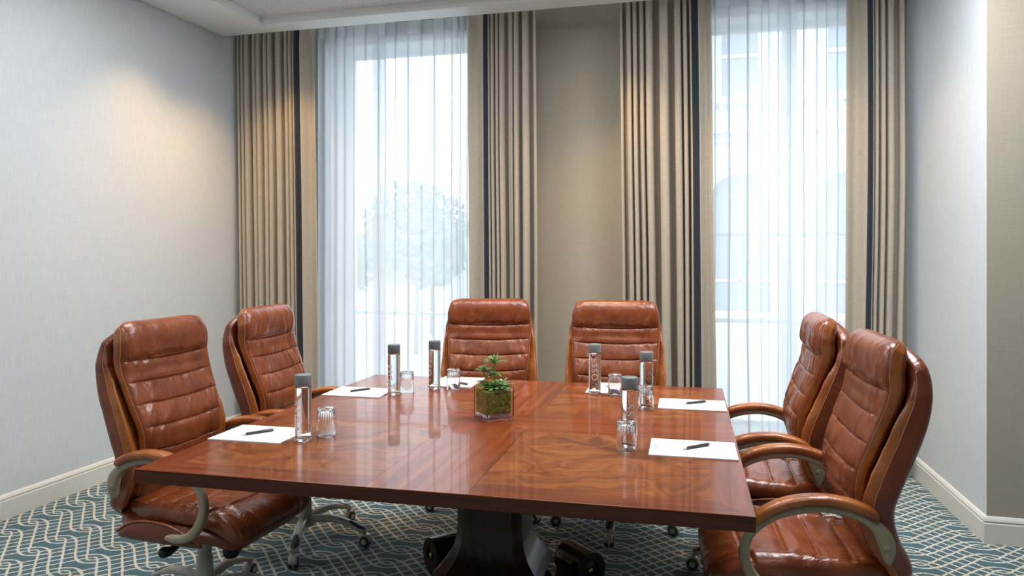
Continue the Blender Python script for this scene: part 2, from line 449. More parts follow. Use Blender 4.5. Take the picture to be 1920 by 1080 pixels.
# window wall: piers, sills and heads around two tall openings
OP = [(-2.99, -1.64), (-0.12, 1.12)]; SILL, HEAD = 0.12, 3.12
mb = MB()
for a, b in ((XL, OP[0][0]), (OP[0][1], OP[1][0]), (OP[1][1], 1.30)): mb.box(a, b, YB, 6.0, 0, TOP)
for a, b in OP:
    mb.box(a, b, YB, 6.0, 0, SILL); mb.box(a, b, YB, 6.0, HEAD, TOP)
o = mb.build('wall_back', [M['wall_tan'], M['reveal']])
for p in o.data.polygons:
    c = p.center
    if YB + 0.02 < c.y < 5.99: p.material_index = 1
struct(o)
# ceiling: soffit ring with recessed tile field, curtain pocket behind it
CX0, CX1, CY0, CY1, CH = -3.171, 4.4, -2.4, 4.82, 3.133
PY = 5.003
mb = MB()
mb.box(XL, CX0, -3.2, PY, CE, CE + 0.20); mb.box(CX1, 5.2, -3.2, PY, CE, CE + 0.20)
mb.box(CX0, CX1, CY1, PY, CE, CE + 0.20); mb.box(CX0, CX1, -3.2, CY0, CE, CE + 0.20)
mb.box(XL, 5.2, PY, 6.1, TOP, TOP + 0.1)
struct(mb.build('ceiling', M['white']))
mb = MB(); mb.box(CX0, CX1, CY0, CY1, CH, CH + 0.05); struct(mb.build('ceiling_tiles', M['tile']))
# baseboards (profiled)
def base_prof(mb, p0, p1, nx, ny):
    prof = [(0, 0), (0.017, 0), (0.017, 0.098), (0.013, 0.103), (0.013, 0.108), (0.016, 0.112), (0.012, 0.122), (0.006, 0.130), (0, 0.133)]
    mb.rings([[(p[0] + nx * d, p[1] + ny * d, h) for d, h in prof] for p in (p0, p1)], smooth=False)
for nm, p0, p1, n_ in (('baseboard_left', (XL, -3.2), (XL, YB), (1, 0)), ('baseboard_right', RW[0], RW[1], (-1, -0.04)),
                       ('baseboard_return', (1.287, 4.124), (5.2, 4.124), (0, -1)), ('baseboard_back', (OP[0][1], YB), (OP[1][0], YB), (0, -1))):
    mb = MB(); base_prof(mb, p0, p1, *n_); struct(fixn(mb.build(nm, M['trim'])))

# windows: jamb frame, rails, mullion and panes
for i, (a, b) in enumerate(OP):
    y = 5.80
    mb = MB(); f = 0.05
    mb.box(a, a + f, y, y + 0.09, SILL, HEAD); mb.box(b - f, b, y, y + 0.09, SILL, HEAD)
    mb.box(a + f, b - f, y, y + 0.09, SILL, SILL + f); mb.box(a + f, b - f, y, y + 0.09, HEAD - 0.045, HEAD)
    win = struct(bevel(mb.build('window_%d' % (i + 1), M['frame']), 0.004))
    for h in (0.905, 1.545):
        r = MB(); r.box(a + f, b - f, y + 0.015, y + 0.075, h - 0.014, h + 0.014); bevel(r.build('window_rail', M['frame'], win), 0.003)
    g = MB(); g.box(a + f, b - f, y + 0.04, y + 0.046, SILL + f, HEAD - 0.045); g.build('window_pane', M['pane'], win)
    h = MB(); h.box(a + 0.0, b - 0.0, 5.45, 5.79, 3.06, HEAD - 0.002)
    for q in range(3): h.box(a, b, 5.74 - q * 0.03, 5.79, 3.03 - 0.0 - q * -0.01, 3.06)
    h.build('head_moulding', M['frame'], win)
    s = MB(); s.box(a + 0.001, b - 0.001, 5.40, 5.80, SILL, SILL + 0.025); bevel(s.build('window_sill', M['frame'], win), 0.004)

# ------------------------------------------------------------------ outside
mb = MB(); mb.box(-60, 60, 6.3, 120, -3.1, -3.0); struct(mb.build('ground_outside', M['pavement']), 'grey pavement of the street outside the windows', 'ground')
def facade():
    t = thing('building', 'pale stone building with arched windows seen through the right window', 'building', (0, 0, 0))
    Y = 26.0; X0, X1 = -3.0, 16.0
    # wall with rectangular + arched recesses built as columns of boxes
    wall = MB(); wall.box(X0, X1, Y + 0.5, Y + 1.2, -3, 16)
    per = 3.35; cx0 = 0.95
    n = int((X1 - X0) / per)
    xs = [cx0 + per * k for k in range(-1, 6) if X0 + 0.8 < cx0 + per * k < X1 - 1]
    edges = [X0]
    for c in xs: edges += [c - 1.0, c + 1.0]
    edges.append(X1)
    for a, b in zip(edges[::2], edges[1::2]): wall.box(a, b, Y, Y + 0.5, -3, 16)
    for c in xs:
        r = 1.0; zc = 3.0
        N = 16   # spandrel above the arch
        pr = [(c - r, 5.0)] + [(c - r * math.cos(PI * k / N), zc + r * math.sin(PI * k / N)) for k in range(N + 1)] + [(c + r, 5.0)]
        for (xa, za), (xb, zb) in zip(pr[1:-1], pr[2:-1]):
            wall.add([(xa, Y, za), (xb, Y, zb), (xb, Y, 5.0), (xa, Y, 5.0), (xa, Y + 0.5, za), (xb, Y + 0.5, zb), (xb, Y + 0.5, 5.0), (xa, Y + 0.5, 5.0)],
                     [(0, 1, 2, 3), (4, 7, 6, 5), (0, 4, 5, 1)], 0, False)
        wall.box(c - r, c + r, Y, Y + 0.5, 5.0, 6.6); wall.box(c - r, c + r, Y, Y + 0.5, 9.4, 16)
        wall.box(c - r, c + r, Y, Y + 0.5, -3, -0.6)
    wall.build('wall', M['stone'], t)
    for h, d, q in ((5.35, 0.30, 0.16), (5.05, 0.15, 0.10), (6.35, 0.25, 0.14), (-0.75, 0.2, 0.2), (9.75, 0.25, 0.2)):
        m_ = MB(); m_.box(X0, X1, Y - d, Y, h, h + q); m_.build('cornice', M['stone'], t)
    dn = MB(); dn.box(X0, X1, Y - 0.17, Y, 6.30, 6.36)
    for k in range(60): dn.box(X0 + 0.3 * k, X0 + 0.3 * k + 0.15, Y - 0.16, Y, 6.14, 6.34)
    dn.build('dentil_course', M['stone'], t)
    for c in xs:
        a_ = MB(); N = 20; ri, ro = 1.02, 1.38; zc = 3.0
        R0 = []
        for k in range(N + 1):
            th = PI * k / N; cc, ss = math.cos(th), math.sin(th)
            R0.append([(c + ri * cc, Y - 0.14, zc + ri * ss), (c + ro * cc, Y - 0.14, zc + ro * ss), (c + ro * cc, Y, zc + ro * ss), (c + ri * cc, Y, zc + ri * ss)])
        a_.rings(R0, smooth=False)
        a_.build('arch_moulding', M['stone'], t)
        p = MB(); p.box(c + 1.35, c + 2.0, Y - 0.18, Y, -3, 2.4); p.box(c + 1.27, c + 2.08, Y - 0.24, Y, 2.4, 2.6); p.box(c + 1.27, c + 2.08, Y - 0.24, Y, 1.2, 1.35); p.build('pilaster', M['stone'], t)
        g = MB(); g.box(c - 1.0, c + 1.0, Y + 0.42, Y + 0.49, -0.6, 4.05); w1 = g.build('window', M['stone_dark'], t)
        f = MB(); f.box(c - 0.04, c + 0.04, Y + 0.34, Y + 0.42, -0.6, 4.0); f.box(c - 1.0, c + 1.0, Y + 0.34, Y + 0.42, 1.9, 2.0); f.box(c - 1.0, c + 1.0, Y + 0.34, Y + 0.42, 0.4, 0.5); f.build('window_bars', M['stone'], w1)
        g = MB(); g.box(c - 0.60, c + 0.60, Y + 0.42, Y + 0.49, 6.6, 9.4); w2 = g.build('window', M['stone_dark'], t)
        f = MB(); f.box(c - 1.0, c - 0.58, Y + 0.2, Y + 0.45, 6.6, 9.4); f.box(c + 0.58, c + 1.0, Y + 0.2, Y + 0.45, 6.6, 9.4); f.box(c - 0.6, c + 0.6, Y + 0.34, Y + 0.42, 7.95, 8.08); f.build('window_frame', M['stone'], w2)
facade()
def tree(x, y, h, label):
    t = thing('tree', label, 'tree', (x, y, -3.0), 0, 'trees outside the left window')
    tr = MB(); tr.tube([(0, 0, 0), (0.05, 0, h * 0.3), (0, 0.05, h * 0.6)], [0.12, 0.09, 0.05]); tr.build('trunk', M['bark'], t)
    cr = MB(); rr = random.Random(int(x * 10))
    for k in range(1500):
        a = rr.uniform(0, 2 * PI); u = rr.uniform(-1, 1); r = (rr.random() ** 0.4) * h * 0.30
        c = Vector((r * math.cos(a) * math.sqrt(1 - u * u), r * math.sin(a) * math.sqrt(1 - u * u), h * 0.68 + r * u))
        d = [Vector((rr.uniform(-1, 1), rr.uniform(-1, 1), rr.uniform(-1, 1))) * 0.20 for _ in range(4)]
        cr.add([c + q for q in d], [(0, 1, 2), (0, 2, 3), (1, 3, 2)], 0, False)
    cr.build('crown', M['foliage'], t)
tree(-12.2, 30, 7.7, 'tallest blurred bushy tree seen through the right part of the left window')
tree(-17.2, 33, 5.9, 'blurred lower tree seen near the left edge of the left window')
tree(-14.4, 37.6, 6.3, 'blurred distant tree between the tall tree and the low one in the left window')
bl = thing('building', 'low pale building far beyond the trees in the left window', 'building', (0, 0, 0))
b_ = MB(); b_.box(-30, -5, 42, 50, -3, 3.2); b_.build('wall', M['stone'], bl)
b_ = MB(); b_.box(-30.3, -4.7, 41.7, 50.3, 3.2, 3.5); b_.build('roof_parapet', M['stone'], bl)
for k in range(8):
    b_ = MB(); b_.box(-28.5 + 3 * k, -27.1 + 3 * k, 41.93, 42.0, -0.6, 1.6); b_.build('window', M['stone_dark'], bl)

# ------------------------------------------------------------------ drapes
ZB, ZT = 0.012, 3.22
def cloth_strip(plan, drift, name, mat, parent=None, z0=ZB, z1=ZT, NZ=44, taper=0.0, thick=0.004, cx=None, seed=0):
    """plan: list of (x, y); extruded over height with gentle wander"""
    mb = MB(); P = plan; rows = []
    for k in range(NZ + 1):
        u = k / NZ; z = z0 + (z1 - z0) * u; row = []
        for i, (x, y) in enumerate(P):
            wob = 0.010 * noise.noise(Vector((x * 6 + seed, z * 0.8, 0.3))) * (1 - u) * 1.4
            wy = 0.016 * noise.noise(Vector((x * 5, z * 0.7 + seed, 7.3))) * (1 - u)
            amp = 1.0 + 0.25 * (1 - u) - 0.25 * max(0, (u - 0.93)) / 0.07
            yy = (y - CUR_Y[0]) * amp + CUR_Y[0]
            row.append((x + drift(1 - u) + wob, yy + wy, z))
        rows.append(row)
    mb.rings(rows, close=False)
    o = mb.build(name, mat, parent)
    m = o.modifiers.new('thickness', 'SOLIDIFY'); m.thickness = thick; m.offset = 0
    return o
CUR_Y = [5.2]
def folds(x0, x1, n, amp, seed, y0, per=14):
    r = random.Random(seed); ws = [r.choice((0.6, 0.8, 1.0, 1.7)) * r.uniform(0.85, 1.15) for _ in range(n)]; T = sum(ws); out = []; x = x0
    for wd in ws:
        L = (x1 - x0) * wd / T; a = amp * r.uniform(0.75, 1.1); sk = r.uniform(-0.25, 0.25)
        for i in range(per):
            t = i / per
            xx = x + L * (t + 0.13 * math.sin(2 * PI * t * 2 + sk))
            yy = y0 - a * sgp(math.cos(2 * PI * t), 0.75)
            out.append((xx, yy))
        x += L
    out.append((x1, y0 - amp))
    return out
def drape(label, x_out, x_nav0, x_nav1, x_lead, n, seed, drift, amp=0.055, y0=5.17, nlead=1):
    """x_out: wall side edge, x_lead: leading edge towards the glass (either order)"""
    sgn = 1 if x_lead > x_out else -1
    body = folds(x_out, x_nav0, n, amp, seed, y0)
    yn = body[-1][1]
    band = [(x_nav0, yn), (x_nav0 + (x_nav1 - x_nav0) * 0.3, yn - 0.006), (x_nav0 + (x_nav1 - x_nav0) * 0.75, yn - 0.004), (x_nav1, yn + 0.004)]
    lead = []
    L = x_lead - x_nav1
    for i in range(17):
        t = i / 16; lead.append((x_nav1 + L * t, yn + 0.004 + 0.06 * math.sin(PI * t * 1.0) ** 2 * (0.6) + 0.02 * t))
    body_o = None
    t = thing('curtain', label, 'curtain', (0, 0, 0), 0, None)
    CUR_Y[0] = y0
    cloth_strip(body, drift, 'curtain_panel', M['linen'], t, seed=seed)
    cloth_strip(band, drift, 'navy_band', M['navy'], t, seed=seed)
    cloth_strip(lead, drift, 'leading_edge', M['linen'], t, seed=seed)
    for k in range(n + 1):
        xx = x_out + (x_nav0 - x_out) * k / n; hd = MB(); hd.box(xx - 0.004, xx + 0.004, y0 - 0.006, y0 + 0.006, ZT - 0.005, TOP - 0.03)
        hd.build('curtain_hook', M['white'], t)
    return t
drape('beige linen curtain with a navy band beside the left wall', XL + 0.035, -3.090, -3.040, -2.925, 10, 3, lambda q: 0.055 * q)
drape('beige linen curtain with a navy band right of the left window', -1.185, -1.535, -1.570, -1.690, 7, 11, lambda q: 0.02 * q)
drape('beige linen curtain with a navy band left of the right window', -0.60, -0.125, -0.082, 0.005, 8, 5, lambda q: 0.035 * q)
drape('beige linen curtain with a navy band beside the right wall', 1.165, 0.985, 0.955, 0.835, 4, 17, lambda q: 0.02 * q - 0.045 * q * q, amp=0.045)
# curtain tracks in the ceiling pocket
for y, nm, lb in ((5.17, 'curtain_track', 'white ceiling track that carries the beige linen curtains'), (5.33, 'curtain_track', 'white ceiling track behind, that carries the sheer curtains')):
    mb = MB(); mb.box(XL + 0.01, 1.24, y - 0.014, y + 0.014, TOP - 0.03, TOP); tag(mb.build(nm, M['white']), lb, 'curtain track')

# sheers: two overlapping leaves in front of each window
def sheer(label, segs, seed, y0=5.33):
    r = random.Random(seed); pts = []
    for x0, x1, n, amp in segs:
        fl = folds(x0, x1, n, amp, r.randint(0, 999), y0, per=12)
        pts += fl[:-1]
    pts.append((segs[-1][1], y0 - 0.01))
    t = thing('sheer_curtain', label, 'sheer curtain', (0, 0, 0), 0, None)
    CUR_Y[0] = y0
    cloth_strip(pts, lambda q: 0.0, 'voile', M['sheer'], t, z1=3.19, seed=seed, thick=0.0008)
    t2 = cloth_strip(pts, lambda q: 0.0, 'heading_tape', M['tape'], t, z0=3.09, z1=3.195, NZ=3, seed=seed, thick=0.0012)
    for o in kids(t):
        for m in list(o.modifiers): o.modifiers.remove(m)
sheer('white sheer curtain leaf at the left half of the left window', [(-3.02, -2.80, 3, 0.022), (-2.80, -2.42, 2, 0.014)], 21)
sheer('white sheer curtain leaf at the right half of the left window', [(-2.54, -1.86, 4, 0.014), (-1.86, -1.62, 4, 0.024)], 22, 5.375)
sheer('white sheer curtain leaf at the left half of the right window', [(-0.14, 0.06, 2, 0.022), (0.06, 0.56, 3, 0.014)], 23)
sheer('white sheer curtain leaf at the right half of the right window', [(0.46, 0.92, 3, 0.014), (0.92, 1.12, 2, 0.022)], 24, 5.375)

# ------------------------------------------------------------------ table
TA = 0.0294; TC = Vector((-0.8174, 2.8346, 0)); TS = 1.8035; TH = 0.76
ca, sa = math.cos(TA), math.sin(TA)
def tw(x, y): return (TC.x + x * ca - y * sa, TC.y + x * sa + y * ca)
table = thing('conference_table', 'large square polished cherry wood table with crossed veneer bands', 'table', (TC.x, TC.y, 0), TA)
hs = TS / 2
mb = MB(); mb.box(-hs, hs, -hs, hs, TH - 0.004, TH); bevel(mb.build('tabletop', M['top'], table), 0.0012)
mb = MB()
q = hs - 0.0008
mb.rings([[(-x, -x, z), (x, -x, z), (x, x, z), (-x, x, z)] for x, z in ((q - 0.006, TH - 0.043), (q, TH - 0.040), (q, TH - 0.0042))], smooth=False)
mb.build('table_edge', M['edge'], table)
# dark wood apron under the tabletop
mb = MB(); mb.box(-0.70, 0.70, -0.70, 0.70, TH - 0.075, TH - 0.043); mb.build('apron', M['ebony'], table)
# flared pedestal
def octa(hw, ch, z): return [(-hw + ch, -hw, z), (hw - ch, -hw, z), (hw, -hw + ch, z), (hw, hw - ch, z), (hw - ch, hw, z), (-hw + ch, hw, z), (-hw, hw - ch, z), (-hw, -hw + ch, z)]
mb = MB()
pf = spline([(0.133, 0.686), (0.129, 0.60), (0.127, 0.50), (0.126, 0.42), (0.127, 0.365), (0.134, 0.31), (0.152, 0.262), (0.182, 0.222), (0.208, 0.198)], 40)
prof = [(0.140, 0.034, 0.690)] + [(p[0], p[0] * 0.25, p[1]) for p in pf] + [(0.205, 0.05, 0.188), (0.155, 0.04, 0.16), (0.15, 0.04, 0.045)]
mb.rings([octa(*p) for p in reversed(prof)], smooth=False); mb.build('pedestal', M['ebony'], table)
def scroll_foot(ang):
    # side profile (r outwards, z up): strip curling down from the pedestal and out into a volute
    P = [(0.08, 0.20), (0.16, 0.16), (0.23, 0.075), (0.30, 0.045), (0.37, 0.055)]
    C = (0.415, 0.105)
    path = spline(P, 24).tolist()
    Rr = 0.0
    N = 46
    for k in range(1, N + 1):
        th = -2.3 + (k / N) * 2 * PI * 1.25; rr = 0.072 * (1 - 0.55 * k / N)
        path.append((C[0] - 0.01 + rr * math.cos(th), C[1] + rr * math.sin(th)))
    mb = MB(); hw = 0.085; rings = []
    for i, p in enumerate(path):
        a = np.array(path[max(i - 1, 0)]); b = np.array(path[min(i + 1, len(path) - 1)]); t = (b - a); t = t / (np.linalg.norm(t) + 1e-9); n = np.array([-t[1], t[0]])
        th = 0.022 if i < 24 else 0.018
        o1 = np.array(p) + n * th; o2 = np.array(p) - n * th
        rings.append([(o1[0], -hw, o1[1]), (o1[0], hw, o1[1]), (o2[0], hw, o2[1]), (o2[0], -hw, o2[1])])
    mb.rings(rings, smooth=False)
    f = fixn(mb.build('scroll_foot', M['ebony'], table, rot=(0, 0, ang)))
    d = MB(); d.lathe([(0.0, -hw + 0.004), (0.064, -hw + 0.004), (0.066, -hw + 0.01), (0.066, hw - 0.01), (0.064, hw - 0.004), (0.0, hw - 0.004)], c=(C[0] - 0.01, 0, C[1]), axis='y', n=40, caps=False); d.build('volute_disc', M['ebony'], f)
    for s in (-1, 1):
        g = MB(); g.lathe([(0.0, s * (hw - 0.002)), (0.012, s * (hw - 0.002)), (0.010, s * (hw + 0.004)), (0.0, s * (hw + 0.006))], c=(C[0] - 0.01, 0, C[1]), axis='y', n=20, caps=False); g.build('inlay_button', M['gold'], f)
for k in range(4): scroll_foot(PI / 4 + k * PI / 2)
mb = MB(); mb.rings([octa(0.24, 0.1, z) for z in (0.0, 0.035)] + [octa(0.22, 0.09, 0.045)], smooth=False); mb.build('base_plinth', M['ebony'], table)

# ------------------------------------------------------------------ chairs
SEAMS = [1.0, 0.918, 0.836, 0.754, 0.672, 0.59]
def wrinkle(x, z, k=1.0):
    a = noise.noise(Vector((x * 17 + 3 + z * 3, z * 5.0, 1.7))); b = noise.noise(Vector((x * 38 - z * 6, z * 9 + 4, 5.1)))
    r = (1 - abs(a) * 2.2)
    return (max(r, 0) ** 2 * 0.65 + b * 0.35) * k
def make_chair(label):
    t = thing('office_chair', label, 'chair', group='leather office chairs around the table')
    # ---- back cushion
    cc = [(-0.205, 0.455), (-0.165, 0.52), (-0.135, 0.60), (-0.118, 0.68), (-0.123, 0.75), (-0.150, 0.83), (-0.185, 0.92), (-0.212, 1.00), (-0.213, 1.055), (-0.222, 1.105), (-0.247, 1.143)]
    Wf = interp([(0, 0.16), (0.12, 0.185), (0.35, 0.212), (0.6, 0.232), (0.75, 0.240), (0.88, 0.238), (0.95, 0.226), (1, 0.205)])
    TFf = interp([(0, 0.03), (0.15, 0.035), (0.5, 0.036), (0.70, 0.037), (0.77, 0.046), (0.85, 0.057), (0.92, 0.058), (1, 0.045)])
    TBf = interp([(0, 0.035), (1, 0.04)])
    Cs = spline(cc, 110); Zs = Cs[:, 1]; segl = np.concatenate([[0], np.cumsum(np.linalg.norm(np.diff(Cs, axis=0), axis=1))])
    def z_of(s): return float(np.interp(s, segl, Zs))
    def dsp(x, s, cx, sy, L):
        if sy <= 0.05: return 0
        z = z_of(s); d = 0
        edge = max(0, 1 - (abs(cx) / 0.97) ** 8)
        side = 1 if abs(x) < 0.18 else 0.0
        for q in SEAMS:
            zz = q - 0.010 * (1 - (x / 0.22) ** 2)
            if abs(x) > 0.185: zz = q - 0.004
            g = math.exp(-((z - zz) / 0.0026) ** 2) * 0.0085 + math.exp(-((z - zz) / 0.013) ** 2) * 0.0035
            d -= g
        # side seam
        d -= 0.0035 * math.exp(-((abs(x) - 0.186) / 0.0035) ** 2) if z < 1.0 else 0
        near = max(math.exp(-((z - q) / 0.03) ** 2) for q in SEAMS)
        k = 0.0085 * (0.45 + 0.8 * near)
        if z > 1.0: k = 0.014 * math.exp(-((z - 1.015) / 0.05) ** 2) + 0.003
        d += (wrinkle(x + (z - 1.0) * 0.35 * (1 if x > 0 else -1), z * 0.8) - 0.4) * k
        return d * edge * min(1, sy * 1.6)
    mb = loft(MB(), cc, Wf, TFf, TBf, nx=0.42, nm=0.62, NU=150, NV=360, cap=0.055, disp=dsp, bow=0.012)
    V_ = mb.v; cu = fixn(mb.build('back_cushion', [M['leather'], M['leather_tan']], t))
    for p in cu.data.polygons:
        if abs(math.sin(2 * PI * ((p.index % 150) + 0.5) / 150)) < 0.17: p.material_index = 1
    # stitching along the cushion border
    for jj in (4, 71):
        st = MB(); st.tube([Vector(V_[i * 150 + jj]) for i in range(20, 350, 3)], 0.0012, 6); st.build('stitching', M['thread'], cu)
    # ---- outer shell with side wings
    sc = [(-0.235, 0.395), (-0.225, 0.46), (-0.185, 0.55), (-0.165, 0.64), (-0.180, 0.72), (-0.218, 0.82), (-0.254, 0.92), (-0.266, 1.00), (-0.262, 1.07), (-0.247, 1.130)]
    Ws = interp([(0, 0.20), (0.1, 0.235), (0.25, 0.262), (0.45, 0.275), (0.62, 0.268), (0.8, 0.256), (0.91, 0.236), (1, 0.175)])
    TFs = interp([(0, 0.03), (1, 0.022)]); TBs = interp([(0, 0.05), (0.25, 0.042), (0.6, 0.054), (0.85, 0.056), (1, 0.045)])
    def dsh(x, s, cx, sy, L):
        a = abs(x); d = 0.0
        if sy > 0:
            d += min(1, sy / 0.5) * 0.050 * max(0, (a - 0.17) / 0.09) ** 1.5 * (1 if s < L * 0.72 else max(0.0, 1 - (s - L * 0.72) / (L * 0.2)))
            d += (wrinkle(x * 0.5 + 4, s * 2.5) - 0.4) * 0.003
        return d
    mb = loft(MB(), sc, Ws, TFs, TBs, nx=0.5, nm=0.7, NU=100, NV=120, cap=0.09, disp=dsh)
    V_ = mb.v; sh = fixn(mb.build('back_shell', [M['leather_side'], M['leather_tan']], t))
    for p in sh.data.polygons:
        c = p.center
        if math.sin(2 * PI * ((p.index % 100) + 0.5) / 100) > 0.10 and 0.44 < c.z < 0.985: p.material_index = 1
    for jj in (2, 48):
        st = MB(); st.tube([Vector(V_[i * 100 + jj]) for i in range(8, 108, 2)], 0.0013, 6); st.build('stitching', M['thread'], sh)
    # ---- seat
    se = [(-0.215, 0.452), (-0.12, 0.437), (0.0, 0.440), (0.12, 0.446), (0.22, 0.436), (0.29, 0.405), (0.325, 0.355)]
    Ce = spline(se, 120); sl2 = np.concatenate([[0], np.cumsum(np.linalg.norm(np.diff(Ce, axis=0), axis=1))])
    We = interp([(0, 0.19), (0.3, 0.235), (0.6, 0.250), (0.85, 0.248), (1, 0.225)])
    def dse(x, s, cx, sy, L):
        if sy <= 0.05: return 0
        y = float(np.interp(s, sl2, Ce[:, 0])); d = 0; a = abs(x)
        inpan = a < 0.175
        for q in (-0.10, 0.0, 0.10):
            off = 0 if inpan else 0.012
            if a < 0.212: d -= 0.008 * math.exp(-((y - q - off) / 0.0042) ** 2) + 0.005 * math.exp(-((y - q - off) / 0.018) ** 2)
        d -= 0.0045 * math.exp(-((a - 0.175) / 0.004) ** 2) if y < 0.20 else 0
        d -= 0.007 * math.exp(-((y - 0.205 - 0.02 * (1 - (x / 0.2) ** 2)) / 0.0045) ** 2)
        d += 0.014 * math.exp(-((a - 0.212) / 0.035) ** 2) * (1 if y < 0.2 else 0.4)
        k = 0.0045
        if y > 0.21: k = 0.010
        wv_ = (1 - min(1, abs(noise.noise(Vector((x * 32, y * 6 + 9, 2.2)))) * 2.3)) ** 2 if y > 0.21 else wrinkle(y * 1.0, x * 1.1)
        d += (wv_ - 0.4) * k
        return d * min(1, sy * 1.6)
    # curve runs rear->front: its face normal must point up
    def flip(mb_):
        return mb_
    Cl = [(y, z) for y, z in se]
    mb = loft(MB(), Cl[::-1], lambda u: We(1 - u), interp([(0, 0.045), (1, 0.045)]), interp([(0, 0.03), (1, 0.03)]), nx=0.42, nm=0.62, NU=120, NV=150, cap=0.05,
              disp=lambda x, s, cx, sy, L: dse(x, L - s, cx, sy, L))
    fixn(mb.build('seat_cushion', M['leather'], t))
    sb = [(-0.235, 0.415), (-0.12, 0.388), (0.0, 0.386), (0.12, 0.386), (0.22, 0.374), (0.275, 0.352), (0.30, 0.335)]
    def dsb(x, s, cx, sy, L):
        return (wrinkle(x, s * 2) - 0.4) * 0.0015
    mb = loft(MB(), sb[::-1], interp([(0, 0.22), (0.3, 0.262), (0.7, 0.268), (1, 0.21)]), interp([(0, 0.05), (0.5, 0.055), (1, 0.05)]), interp([(0, 0.022), (0.5, 0.026), (1, 0.03)]), nx=0.45, nm=0.75, NU=80, NV=80, cap=0.06, disp=dsb)
    fixn(mb.build('seat_base', M['leather_side'], t))
    # arched side panel of the seat, with its piping
    for s_ in (-1, 1):
        sp_ = MB(); NU_, NV_ = 40, 14; rr_ = []
        top_ = spline([(-0.185, 0.378), (-0.13, 0.412), (-0.05, 0.430), (0.05, 0.424), (0.13, 0.396), (0.19, 0.364)], NU_)
        for i in range(NU_ + 1):
            y_, zt = top_[i]; zb = 0.358 - 0.01 * (y_ + 0.2) ; e_ = max(0.0, 1 - (abs(i / NU_ * 2 - 1)) ** 4) ** 0.5
            xo = 0.252 - 0.30 * abs(y_) ** 2.2
            rr_.append([(s_ * (xo + 0.020 * e_ * math.sin(PI * (0.04 + 0.92 * k / NV_)) ** 0.5), y_, zb + (max(zt - zb, 0.004)) * k / NV_) for k in range(NV_ + 1)])
        sp_.rings(rr_, close=False); pn_ = sp_.build('side_panel', M['leather_side'], t)
        ap = MB(); ap.tube([(s_ * (0.262 - 0.30 * abs(p[0]) ** 2.2), p[0], p[1] + 0.002) for p in top_], 0.0045, 8); ap.build('piping', M['leather_tan'], pn_)
    # ---- arms
    for s_ in (-1, 1):
        loop = [(-0.165, 0.512), (-0.163, 0.558), (-0.146, 0.602), (-0.110, 0.636), (-0.05, 0.660), (0.02, 0.668), (0.10, 0.656), (0.172, 0.625), (0.224, 0.575), (0.238, 0.515), (0.218, 0.455), (0.175, 0.412), (0.12, 0.392), (0.06, 0.390)]
        Lp = spline(loop, 90); rings = []
        for i in range(91):
            tg = Lp[min(i + 1, 90)] - Lp[max(i - 1, 0)]; tg = tg / np.linalg.norm(tg); n_ = np.array([-tg[1], tg[0]])
            u = i / 90
            hx = 0.0160; hn = 0.0140 + 0.010 * math.exp(-((u - 0.12) / 0.08) ** 2) + 0.004 * math.exp(-((u - 0.78) / 0.1) ** 2)
            e_ = min(1, min(u, 1 - u) / 0.07 + 0.12); e_ = math.sqrt(1 - (1 - e_) ** 2); hx *= 0.5 + 0.5 * e_; hn *= e_
            cxx = 0.297 - 0.012 * math.exp(-(u / 0.10) ** 2) - 0.022 * math.exp(-((1 - u) / 0.14) ** 2)
            rings.append([(s_ * cxx + hx * sgp(math.cos(2 * PI * k / 14), 0.7), Lp[i][0] + n_[0] * hn * sgp(math.sin(2 * PI * k / 14), 0.7), Lp[i][1] + n_[1] * hn * sgp(math.sin(2 * PI * k / 14), 0.7)) for k in range(14)])
        mb = MB(); mb.rings(rings); ar = fixn(mb.build('armrest', M['beige_plastic'], t))
        Pp = spline([(-0.135, 0.646), (-0.10, 0.668), (-0.05, 0.684), (0.02, 0.691), (0.10, 0.680), (0.168, 0.651), (0.212, 0.610)], 50); rings = []
        for i in range(51):
            tg = Pp[min(i + 1, 50)] - Pp[max(i - 1, 0)]; tg = tg / np.linalg.norm(tg); n_ = np.array([-tg[1], tg[0]]); u = i / 50
            e = min(u, 1 - u) / 0.09; k_ = math.sqrt(1 - (1 - min(1, e)) ** 2) if e < 1 else 1; k_ = max(k_, 0.05)
            hx = 0.0285 * (0.6 + 0.4 * k_); hn = 0.0165 * k_
            rings.append([(s_ * 0.297 + hx * sgp(math.cos(2 * PI * k / 20), 0.75), Pp[i][0] + n_[0] * hn * sgp(math.sin(2 * PI * k / 20), 0.75), Pp[i][1] + n_[1] * hn * sgp(math.sin(2 * PI * k / 20), 0.75)) for k in range(20)])
        mb = MB(); mb.rings(rings); fixn(mb.build('arm_pad', M['leather_tan'], ar))
        mb = MB(); mb.lathe([(0.0, 0.0), (0.0115, 0.0), (0.0115, 0.003), (0.009, 0.0055), (0.0, 0.0065)] if s_ > 0 else [(0.0, 0.0), (0.0115, 0.0), (0.0115, -0.003), (0.009, -0.0055), (0.0, -0.0065)], c=(s_ * 0.3035, -0.158, 0.565), axis='x', n=20, caps=False)
        mb.build('bolt', M['beige_plastic'], ar)
    # ---- mechanism
    mb = MB()
    mb.rings([[(-w_, y, z0), (w_, y, z0), (w_, y, z1), (-w_, y, z1)] for w_, y, z0, z1 in ((0.06, -0.13, 0.335, 0.352), (0.075, -0.08, 0.312, 0.352), (0.06, 0.0, 0.300, 0.352), (0.055, 0.06, 0.305, 0.352), (0.05, 0.13, 0.33, 0.352))], smooth=False)
    me_ = bevel(fixn(mb.build('tilt_mechanism', M['black_plastic'], t)), 0.006)
